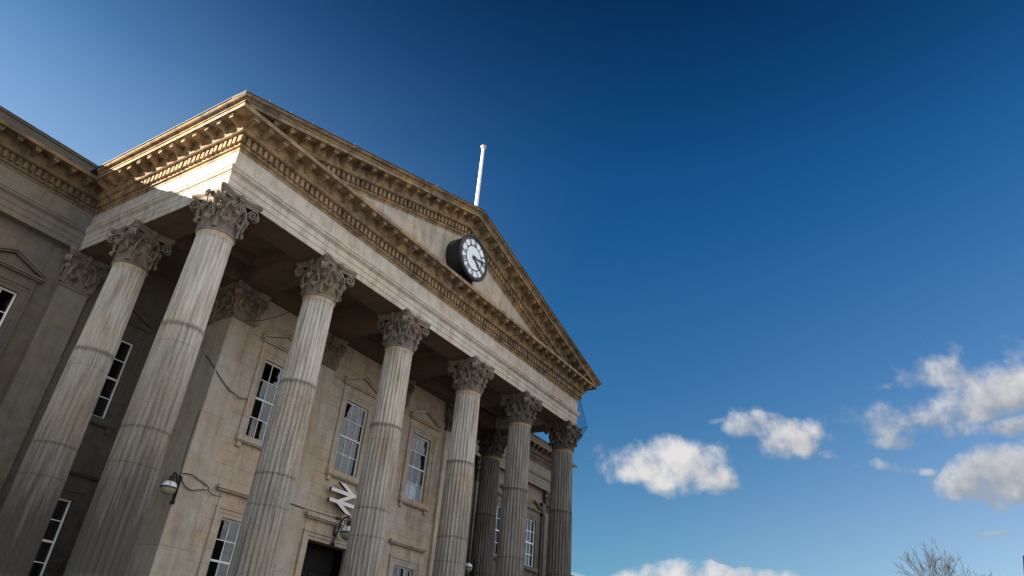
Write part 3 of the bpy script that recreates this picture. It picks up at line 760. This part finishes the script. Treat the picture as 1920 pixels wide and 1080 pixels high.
# ------------------------------------------------------------------ sash windows
def window(x, yw, z0, z1, upper=True, material=ASH):
    """sash in a reveal; local origin = centre bottom of the opening at the wall face"""
    y = .10; h = z1-z0; w = HW; mb = MB(); f = .055
    mb.box(-w, -w+f, y, y+.07, 0, h); mb.box(w-f, w, y, y+.07, 0, h); mb.box(-w+f, w-f, y, y+.07, 0, .08); mb.box(-w+f, w-f, y, y+.07, h-f, h)
    mid = h*.5; mb.box(-w+f, w-f, y-.012, y+.075, mid-.03, mid+.03)
    ix = w-f
    for k in (-1, 1):
        xx = k*ix/3; mb.box(xx-.013, xx+.013, y+.008, y+.05, .08, mid-.03); mb.box(xx-.013, xx+.013, y+.008, y+.05, mid+.03, h-f)
    for zz_ in ((.08+mid-.03)/2, (mid+.03+h-f)/2):
        for xa, xb in ((-ix, -ix/3-.013), (-ix/3+.013, ix/3-.013), (ix/3+.013, ix)): mb.box(xa, xb, y+.01, y+.048, zz_-.013, zz_+.013)
    fr = mb.build('window', WHITE, building)
    mb = MB(); rn = random.Random(int(z0*10)+(5 if material is ASH else 0))
    for zc0, zc1 in ((.06,(.08+mid-.03)/2),((.08+mid-.03)/2,mid),(mid,(mid+.03+h-f)/2),((mid+.03+h-f)/2,h-.03)):
        for xa, xb in ((-ix,-ix/3),(-ix/3,ix/3),(ix/3,ix)):
            q0, q1 = rn.uniform(-.006,.006), rn.uniform(-.006,.006)
            mb.add([(xa,y+.03-q0-q1,zc0),(xb,y+.03+q0-q1,zc0),(xb,y+.03+q0+q1,zc1),(xa,y+.03-q0+q1,zc1)], [(0,1,2,3)])
    mb.build('pane', GLASS, fr, recalc=False)
    mb = MB(); q = .22; pr_ = .07; g = .012
    def arch_(a0, a1, pz):     # moulded surround, three steps
        mb.box(-w-a1, -w-a0, -pz, .002, 0, h+a0); mb.box(w+a0, w+a1, -pz, .002, 0, h+a0); mb.box(-w-a1, w+a1, -pz, .002, h+a0+.001, h+a1)
    arch_(0.0, .13, .03); arch_(.131, .24, .05); arch_(.241, .33, .085)
    mb.build('surround', material, fr)
    if upper:
        mb = MB()
        mb.box(-w-.36, w+.36, -.16, .002, -.20, -.001); mb.box(-w-.33, w+.33, -.12, .002, -.25, -.201)
        for k in (-1, 1): mb.box(k*(w+.20)-.09, k*(w+.20)+.09, -.10, .002, -.42, -.251)
        mb.build('sill', material, fr)
        mb = MB(); zb_ = h+.33; a = w+.40
        mb.box(-w-.33, w+.33, -.05, .002, zb_+.001, zb_+.24)
        mb.box(-a, a, -.16, .002, zb_+.242, zb_+.30); mb.box(-a-.05, a+.05, -.21, .002, zb_+.302, zb_+.365)
        ap = .42; zc_ = zb_+.367
        mb.prism([(-a, zc_), (a, zc_), (0, zc_+ap)], lambda x_, z_: (x_, -.06, z_), lambda x_, z_: (x_, .002, z_))
        for s_ in (-1, 1):
            for o0, o1, pz in ((0, .07, .18), (.07, .13, .24)):
                mb.prism([(s_*(a+.06), zc_+o0), (0, zc_+ap+o0+.03), (0, zc_+ap+o1+.03), (s_*(a+.06), zc_+o1)], lambda x_, z_: (x_, -pz, z_), lambda x_, z_: (x_, .002, z_))
        mb.build('window_pediment', material, fr)
    else:
        mb = MB(); zb_ = h+.33
        mb.box(-w-.30, w+.30, -.03, .002, zb_+.002, zb_+.42)
        mb.box(-w-.50, w+.50, -.14, .002, zb_+.422, zb_+.48); mb.box(-w-.55, w+.55, -.20, .002, zb_+.482, zb_+.56); mb.box(-w-.50, w+.50, -.12, .002, zb_+.562, zb_+.60)
        mb.build('window_cornice', material, fr)
        mb = MB(); mb.box(-w-.36, w+.36, -.16, .002, -.20, -.001); mb.build('sill', material, fr)
    fr.location = (x, yw, z0)
    return fr
def bay(x, yw, material, proto={}):
    key = material.name
    for up_ in (True, False):
        if up_ is False and abs(x-XM) < .1: continue
        k = (key, up_)
        if k not in proto: proto[k] = window(x, yw, UZ0 if up_ else GZ0, UZ1 if up_ else GZ1, up_, material); r = proto[k]
        else: r = copy_tree(proto[k], building); r.location = (x, yw, UZ0 if up_ else GZ0)
        if up_ and x == bays_b[2]:
            r['label'] = 'upper sash window with a white blind across its lowest panes'
            mb = MB(); mb.box(-.59, .59, .15, .16, .08, .70); mb.build('blind', BLIND, r)
for x in bays_b: bay(x, BYW, ASH)
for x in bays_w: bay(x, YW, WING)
# string moulding at the necking of the pilasters and doorway
for k in range(1, 4):
    xa, xb = XC[k]+.502, XC[k+1]-.502; c = (xa+xb)/2
    for a_, b_ in ((xa, c-1.12), (c+1.12, xb)): mb = MB(); mb.box(a_, b_, BYW-.06, BYW+.002, 11.50, 11.58); mb.build('string_moulding', ASH, building)
mb = MB(); q = 1.18
for a0, a1, pz in ((0,.12,.04),(.121,.24,.07),(.241,.32,.10)):
    mb.box(XM-q-a1, XM-q-a0, BYW-pz, BYW+.002, FLOOR, 5.36+a0); mb.box(XM+q+a0, XM+q+a1, BYW-pz, BYW+.002, FLOOR, 5.36+a0); mb.box(XM-q-a1, XM+q+a1, BYW-pz, BYW+.002, 5.361+a0, 5.36+a1)
mb.box(XM-q-.3, XM+q+.3, BYW-.03, BYW+.002, 5.685, 6.05)
mb.box(XM-q-.36, XM+q+.36, BYW-.14, BYW+.002, 6.052, 6.11); mb.box(XM-q-.42, XM+q+.42, BYW-.22, BYW+.002, 6.112, 6.21); mb.box(XM-q-.38, XM+q+.38, BYW-.12, BYW+.002, 6.212, 6.25)
dr = mb.build('doorway', ASH, building)
mb = MB(); mb.box(XM-1.17, XM+1.17, BYW+.9, BYW+.95, 4.5, 5.36); mb.box(XM-1.17, XM-.02, BYW+.9, BYW+.95, FLOOR, 4.48); mb.box(XM+.02, XM+1.17, BYW+.9, BYW+.95, FLOOR, 4.48); mb.build('door', DARK, dr)
# downpipe with hopper on the far wing
def downpipe(x, yf):
    mb = MB(); mb.tube([(x, yf-.12, .2), (x, yf-.12, 11.4)], .075, 10); 
    for z in (3, 6, 9): mb.tube([(x, yf-.12, z-.04), (x, yf-.12, z+.04)], .10, 10)
    mb.prism([(x-.10, 11.3), (x+.10, 11.3), (x+.22, 11.75), (x+.22, 12.1), (x-.22, 12.1), (x-.22, 11.75)], lambda a, z: (a, yf-.27, z), lambda a, z: (a, yf-.01, z))
    mb.build('downpipe', BLACK, building, smooth=40)
downpipe(32.95, YW)

# ------------------------------------------------------------------ platform, steps, low colonnade beyond the wing
mb = MB(); mb.box(EX0-.5, EX1+.5, EY0-.5, YW-.002, .0, FLOOR)
for k in range(13):
    z = FLOOR-(k+1)*.1754
    if z > .02: mb.box(EX0-.5-.0, EX1+.5, EY0-.5-(k+1)*.32, EY0-.5-k*.32-.001, 0, z)
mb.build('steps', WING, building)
mb = MB(); y0 = YM
mb.box(WX1+.02, 62, y0, y0+.8, 7.3, 7.9); mb.box(WX1+.02, 62, y0-.12, y0+.85, 7.902, 8.05); mb.box(WX1+.02, 62, y0-.3, y0+.9, 8.052, 8.22)
mb.box(WX1+.02, 62, y0+3.4, y0+3.9, 0, 8.0); mb.box(WX1+.02, 62, y0+.05, y0+3.38, 7.5, 7.6)
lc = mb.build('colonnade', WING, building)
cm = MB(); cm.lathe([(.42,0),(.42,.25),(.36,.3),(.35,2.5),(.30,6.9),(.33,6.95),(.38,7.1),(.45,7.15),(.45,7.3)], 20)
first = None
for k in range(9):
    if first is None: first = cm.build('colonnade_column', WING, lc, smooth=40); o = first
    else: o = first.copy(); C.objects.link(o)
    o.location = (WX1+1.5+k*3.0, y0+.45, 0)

# ------------------------------------------------------------------ clock
ck = empty('clock', (XM-.10, EY0, 16.66), 'round black drum clock with white dial projecting from the pediment', 'clock'); ck.scale = (1.12, 1.0, 1.12)
D = .80
mb = MB(); mb.lathe([(0,-.0),(.86,0),(.86,D-.14),(.91,D-.12),(.92,D-.02),(.88,D+.015),(.84,D-.01),(.83,D-.035),(0,D-.035)], 12*4, axis='y')
mb.box(-.36,.36,-.55,.0,-1.05,-.80); mb.box(-.26,.26,-.40,.0,-1.18,-1.051)
case = mb.build('case', CLOCKB, ck, smooth=35)
mb = MB(); mb.lathe([(0,D-.03),(.80,D-.03),(.80,D-.024),(0,D-.022)], 48, axis='y'); dial = mb.build('dial', DIAL, ck)
mb = MB(); yf = -(D-.018)
def ringf(r0, r1, n=60):
    mb.add([(r*cos(2*pi*i/n), yy, r*sin(2*pi*i/n)) for yy in (yf, yf+.004) for r in (r0, r1) for i in range(n)],
           [(i, (i+1) % n, n+(i+1) % n, n+i) for i in range(n)])
ringf(.475, .515); ringf(.755, .80)
def stroke(ang, a, b, w, off=0.0, tilt=0.0):
    # radial stroke on the dial; ang clockwise from 12
    def P(rr, tt): 
        x = tt; z = rr; return (x*cos(-ang)-z*sin(-ang), yf-.001, x*sin(-ang)+z*cos(-ang))
    mb.add([P(a, off-w/2-tilt), P(a, off+w/2-tilt), P(b, off+w/2+tilt), P(b, off-w/2+tilt)], [(0,1,2,3)])
ROM = ['XII','I','II','III','IIII','V','VI','VII','VIII','IX','X','XI']
for h, s_ in enumerate(ROM):
    a = 2*pi*h/12; wds = {'I': .050, 'V': .105, 'X': .105}; tot = sum(wds[c] for c in s_); x = -tot/2
    for c in s_:
        w = wds[c]; m_ = x+w/2
        if c == 'I': stroke(a, .52, .75, .030, m_)
        if c == 'V': stroke(a, .52, .75, .036, m_-.018, -.018); stroke(a, .52, .75, .014, m_+.018, .018)
        if c == 'X': stroke(a, .52, .75, .036, m_, -.030); stroke(a, .52, .75, .014, m_, .030)
        x += w
    stroke(a+pi/12, .515, .755, .0, 0)
    stroke(a, .735, .756, tot+.02); stroke(a, .515, .535, tot+.02)
mb.build('numeral', CLOCKB, dial)
def hand(ang, ln, w, name, dy):
    mb = MB(); pts = [(-w*.8,-.12),(w*.8,-.12),(w*.6,0),(w,ln*.55),(w*1.7,ln*.68),(w*.8,ln*.8),(0,ln),(-w*.8,ln*.8),(-w*1.7,ln*.68),(-w,ln*.55),(-w*.6,0)]
    rot = lambda x, z: (x*cos(-ang)-z*sin(-ang), x*sin(-ang)+z*cos(-ang))
    mb.prism(pts, lambda x, z: (rot(x,z)[0], yf-dy, rot(x,z)[1]), lambda x, z: (rot(x,z)[0], yf-dy-.012, rot(x,z)[1]))
    mb.build(name, CLOCKB, ck)
hand(radians(126), .52, .055, 'hand', .012); hand(radians(80), .77, .036, 'hand', .03)
mb = MB(); mb.lathe([(.07, D-.02),(.07, D+.05),(0, D+.055)], 16, axis='y'); mb.build('hub', CLOCKB, ck)

# ------------------------------------------------------------------ flagpole
fp = empty('flagpole', (XM-.05, -1.02, 18.95), 'bare white flagpole standing on the apex of the pediment', 'flagpole')
mb = MB(); mb.tube([(0,0,0),(0,0,1.2),(0,0,2.6),(0,0,3.95)], [.082,.078,.072,.064], 16); mb.build('pole', POLE, fp, smooth=40)
mb = MB(); mb.lathe([(0,3.94),(.125,3.945),(.135,3.98),(.13,4.03),(.07,4.06),(.05,4.10),(0,4.12)], 18); mb.build('truck', simple('truck_paint', (0.55,0.42,0.40), .5), fp, smooth=40)
mb = MB(); mb.box(-.16,.16,-.16,.16,-.05,.24); mb.build('foot', LEAD, fp)

# ------------------------------------------------------------------ double arrow sign over the door
sg = empty('station_sign', (XM, BYW-.30, 7.03), 'white double arrow railway symbol mounted on the wall above the doorway', 'sign')
S = 1.66/62
def clipped():
    W2 = 2.45; polys = []
    polys.append([(0,9.9),(62,9.9),(62,14.9),(0,14.9)]); polys.append([(0,24.1),(62,24.1),(62,29.1),(0,29.1)])
    def seg(p, q): 
        dx, dy = q[0]-p[0], q[1]-p[1]; l = sqrt(dx*dx+dy*dy); nx, ny = -dy/l*W2, dx/l*W2
        pts = []
        for (x, y) in ((p[0]+nx, p[1]+ny), (p[0]-nx, p[1]-ny), (q[0]-nx, q[1]-ny), (q[0]+nx, q[1]+ny)): pts.append((x, y))
        return pts
    def cut(pts, lo, hi):    # clip to lo <= y <= hi
        for lim, s_ in ((lo, 1), (hi, -1)):
            out = []
            for i in range(len(pts)):
                a, b = pts[i], pts[(i+1) % len(pts)]; ia, ib = (a[1]-lim)*s_ >= 0, (b[1]-lim)*s_ >= 0
                if ia: out.append(a)
                if ia != ib: f = (lim-a[1])/(b[1]-a[1]); out.append((a[0]+(b[0]-a[0])*f, lim))
            pts = out
        return pts
    polys.append(cut(seg((1,-8.9),(46,12.4)), 0, 14.9)); polys.append(seg((46,12.4),(16,26.6))); polys.append(cut(seg((16,26.6),(61,47.9)), 24.1, 39))
    return polys
mbf = MB(); mbs = MB()
for k, pl_ in enumerate(clipped()):
    e = .0012*k
    P2 = [((x-31)*S, -(y-19.5)*S) for x, y in pl_]
    mbs.prism(P2, lambda x, z: (x, -.02+e, z), lambda x, z: (x, .10+e, z))
    mbf.prism(P2, lambda x, z: (x, -.035-e, z), lambda x, z: (x, -.021+e*.1, z))
bk = mbs.build('sign_body', SIGNS, sg); mbf.build('sign_face', SIGNM, sg)
mb = MB()
for x, z in ((-.6,.19),(.6,.19),(-.6,-.19),(.6,-.19)): mb.tube([(x,.09,z),(x,.30,z)], .02, 6)
mb.build('standoff', BLACK, sg)

# ------------------------------------------------------------------ lamps
def spiral(cx_, cz_, r0, a0, turns, n=18, sg_=1): return [(cx_+r0*(1-.8*i/n)*cos(a0+sg_*turns*2*pi*i/n), cz_+r0*(1-.8*i/n)*sin(a0+sg_*turns*2*pi*i/n)) for i in range(n+1)]
def lamp(loc, dirv, label, variant=0):
    o = empty('wall_lamp', loc, label, 'lamp', 'globe lamps on iron brackets')
    o.rotation_euler = (0, 0, atan2(dirv[1], dirv[0]))      # local +x points away from the wall
    mb = MB()
    mb.box(0,.03,-.05,.05,-.42,.34); mb.prism([(0,-.5),(.03,-.5),(.06,-.42),(0,-.42)], lambda a,z:(a,-.07,z), lambda a,z:(a,.07,z))
    arm = [(.03,-.25),(.12,-.12),(.16,.05),(.20,.20),(.32,.32),(.46,.33),(.54,.26),(.55,.20)]
    mb.tube([(a,0,z) for a, z in arm], .024, 8)
    mb.tube([(a,0,z) for a, z in spiral(.14,.22,.10,pi*1.2,1.4)], .016, 6)
    mb.tube([(a,0,z) for a, z in spiral(.38,.20,.10,pi*.5,1.3,sg_=-1)], .016, 6)
    mb.tube([(a,0,z) for a, z in spiral(.10,-.22,.07,pi*.3,1.2)], .014, 6)
    mb.tube([(.03,0,.28),(.12,0,.33),(.2,0,.22)], .016, 6)
    mb.build('bracket', BLACK, o, smooth=40)
    c = .55
    mb = MB(); mb.lathe([(.02,.20),(.05,.21),(.07,.18),(.06,.12),(.10,.09),(.11,.045)], 20, c=(c,0,0)); mb.build('cap', BLACK, o, smooth=40)
    mb = MB(); mb.lathe([(.095,.05),(.15,.035),(.20,-.02),(.225,-.09),(.23,-.13)], 28, c=(c,0,0)); sh_ = mb.build('lamp_shade', SHADEM, o, smooth=60)
    mb = MB(); mb.lathe([(.236,-.115),(.25,-.12),(.25,-.155),(.232,-.16)], 28, c=(c,0,0))
    for k in range(4):
        a = k*pi/2+.5; mb.tube([(c+r*cos(a), r*sin(a), z) for r, z in ((.10,.056),(.155,.042),(.205,-.015),(.233,-.10))], .011, 6)
    mb.build('band', BLACK, sh_, smooth=40)
    mb = MB(); mb.lathe([(.228,-.15),(.222,-.20),(.19,-.27),(.13,-.325),(.06,-.35),(0,-.355)], 28, c=(c,0,0)); mb.build('globe', OPAL, o, smooth=60)
    return o
lamp((3.70, 3.79, 5.75), (-.85, -.52), 'globe lamp on black bracket at the corner pier behind the near column')
lamp((XM+.02, BYW-.05, 5.95), (0, -1), 'globe lamp on black scroll bracket above the dark doorway').scale = (1.3, 1.2, 1.25)
lamp((XC[5]-.60, YB, 6.25), (-1, 0), 'globe lamp half hidden behind the fourth front column at the bottom edge')

# ------------------------------------------------------------------ cables
def cable(pts, rad_, label, grp=None):
    # smooth polyline through the points
    P = [Vector(p) for p in pts]; out = []
    for i in range(len(P)-1):
        p0, p1, p2, p3 = P[max(i-1,0)], P[i], P[i+1], P[min(i+2, len(P)-1)]
        for k in range(6):
            t_ = k/6; out.append(.5*((2*p1)+(p2-p0)*t_+(2*p0-5*p1+4*p2-p3)*t_*t_+(3*p1-p0-3*p2+p3)*t_**3))
    out.append(P[-1]); o = MB().tube(out, rad_, 6).build('cable', CABLEM); tag(o, label, 'cable', grp); return o
cable([(3.66,4.6,10.3),(3.68,3.9,9.75),(3.95,3.76,9.45),(4.4,3.76,9.20),(4.72,3.76,9.12),(5.0,3.88,9.12),(5.30,3.82,9.16)], .016, 'black cable looping across the corner pier towards the first upper window')
cable([(4.08,3.68,11.66),(4.5,3.2,11.75),(5.1,2.6,12.25),(5.6,1.9,12.95)], .016, 'thin cable rising from the corner pier capital to the portico ceiling')
cable([(3.68,3.9,8.2),(3.68,3.92,7.2),(3.67,3.88,6.5),(3.67,3.80,6.1)], .012, 'thin cable dropping down the pier side to the globe lamp')
cable([(3.72,3.78,6.18),(4.0,3.76,6.22),(4.35,3.76,6.13),(4.72,3.77,6.03),(4.78,3.78,5.93),(5.1,3.89,5.86),(5.25,3.70,5.84)], .014, 'upper strand of the cable from the corner lamp along the wall')
cable([(3.72,3.78,6.05),(3.90,3.76,5.85),(4.2,3.76,5.78),(4.5,3.76,5.88),(4.76,3.775,5.92)], .014, 'lower strand of the cable sagging beside the corner lamp')
cable([(8.1,3.76,6.30),(8.9,3.76,6.28),(9.3,3.7,6.27),(10.0,3.69,6.27),(10.5,3.70,6.25),(XM-.02,3.83,6.1)], .016, 'cable running above the door cornice to the door lamp')

# ------------------------------------------------------------------ netting on the far corner
mb = MB(); xs_ = [(22.02,14.86,-.50,1.3),(22.30,14.0,-.62,1.3),(22.52,13.2,-.78,1.2),(22.30,12.5,-.45,1.0),(22.05,11.85,-.12,.6)]
rows = []
for x, z, y0_, y1_ in xs_: rows.append([(x+.05*sin(k*1.7), y0_+(y1_-y0_)*k/6, z+.03*sin(k*2.3)) for k in range(7)])
mb.grid(rows); nt_o = mb.build('bird_netting', NET); tag(nt_o, 'translucent bird netting hanging beside the far corner capital', 'netting')
mb = MB()
for r_ in (rows[0], rows[2], rows[-1]): mb.tube(r_, .014, 6)
mb.tube([r_[0] for r_ in rows], .014, 6)
mb.build('netting_wire', CABLEM, nt_o)

# ------------------------------------------------------------------ ground
mb = MB(); mb.add([(-1500,-1500,0),(1500,-1500,0),(1500,1500,0),(-1500,1500,0)], [(0,1,2,3)])
g = mb.build('ground', GROUNDM); g['kind'] = 'structure'

# ------------------------------------------------------------------ bare tree beyond the square
def bare_tree(loc, H, seed, label):
    rnd = random.Random(seed); o = empty('bare_tree', loc, label, 'tree'); tr = MB(); cr = MB()
    def grow(p, dv, ln, r, lvl):
        n = 4; pts = [p]; rr = [r]; q = Vector(p); dcur = Vector(dv)
        for i in range(n):
            dcur = (dcur+Vector((rnd.uniform(-1,1), rnd.uniform(-1,1), rnd.uniform(-.3,.7)))*(.10 if lvl < 2 else .16)).normalized()
            q = q+dcur*ln/n; pts.append(q.copy()); rr.append(r*(1-.45*(i+1)/n))
        (tr if lvl < 2 else cr).tube(pts, rr, 8 if lvl < 2 else (5 if lvl < 4 else 3), cap=False)
        if lvl >= 7: return
        kids = rnd.choice((3, 4)) if lvl < 4 else rnd.choice((2, 3))
        if lvl == 0: kids = 6
        for k in range(kids):
            f = rnd.uniform(.45, 1.0) if k else 1.0; idx = min(n, max(1, int(f*n+.5)))
            ax = Vector((rnd.uniform(-1,1), rnd.uniform(-1,1), rnd.uniform(-.2,.4))).normalized()
            nd = (dcur*1.0+ax*(.55 if lvl else .75)).normalized(); nd.z = max(nd.z, .05 if lvl < 3 else -.2)
            grow(pts[idx], nd.normalized(), ln*rnd.uniform(.62,.82)*(1 if lvl else .62), max(rr[idx]*.68, .011), lvl+1)
    grow(Vector((0,0,0)), Vector((0,0,1)), H*.38, H*.022, 0)
    tr.build('trunk', BARK, o, smooth=50); cr.build('crown', BARK, o)
    return o, cr
tree, crn = bare_tree((0,0,0), 15.0, 5, 'bare leafless tree at the bottom right against the sky')
ztop = max(v[2] for v in crn.v)
tree.location = (-9.16+62, -16.5+62*.012, 0); tree.scale = (13.4/ztop,)*3

# ------------------------------------------------------------------ dark building at the right edge
hb_ = empty('brick_building', (62.0, -21.2+.52, 0), 'dark sooty brick building just showing at the right edge of the picture', 'building')
mb = MB(); mb.box(0,9,-9,1.55,0,13.7); mb.build('wall', BRICKM, hb_)
mb = MB(); mb.prism([(-9.3,13.7),(1.62,13.7),(-3.8,17.0)], lambda y,z:(-.2,y,z), lambda y,z:(9.2,y,z)); mb.build('roof', SLATE, hb_)
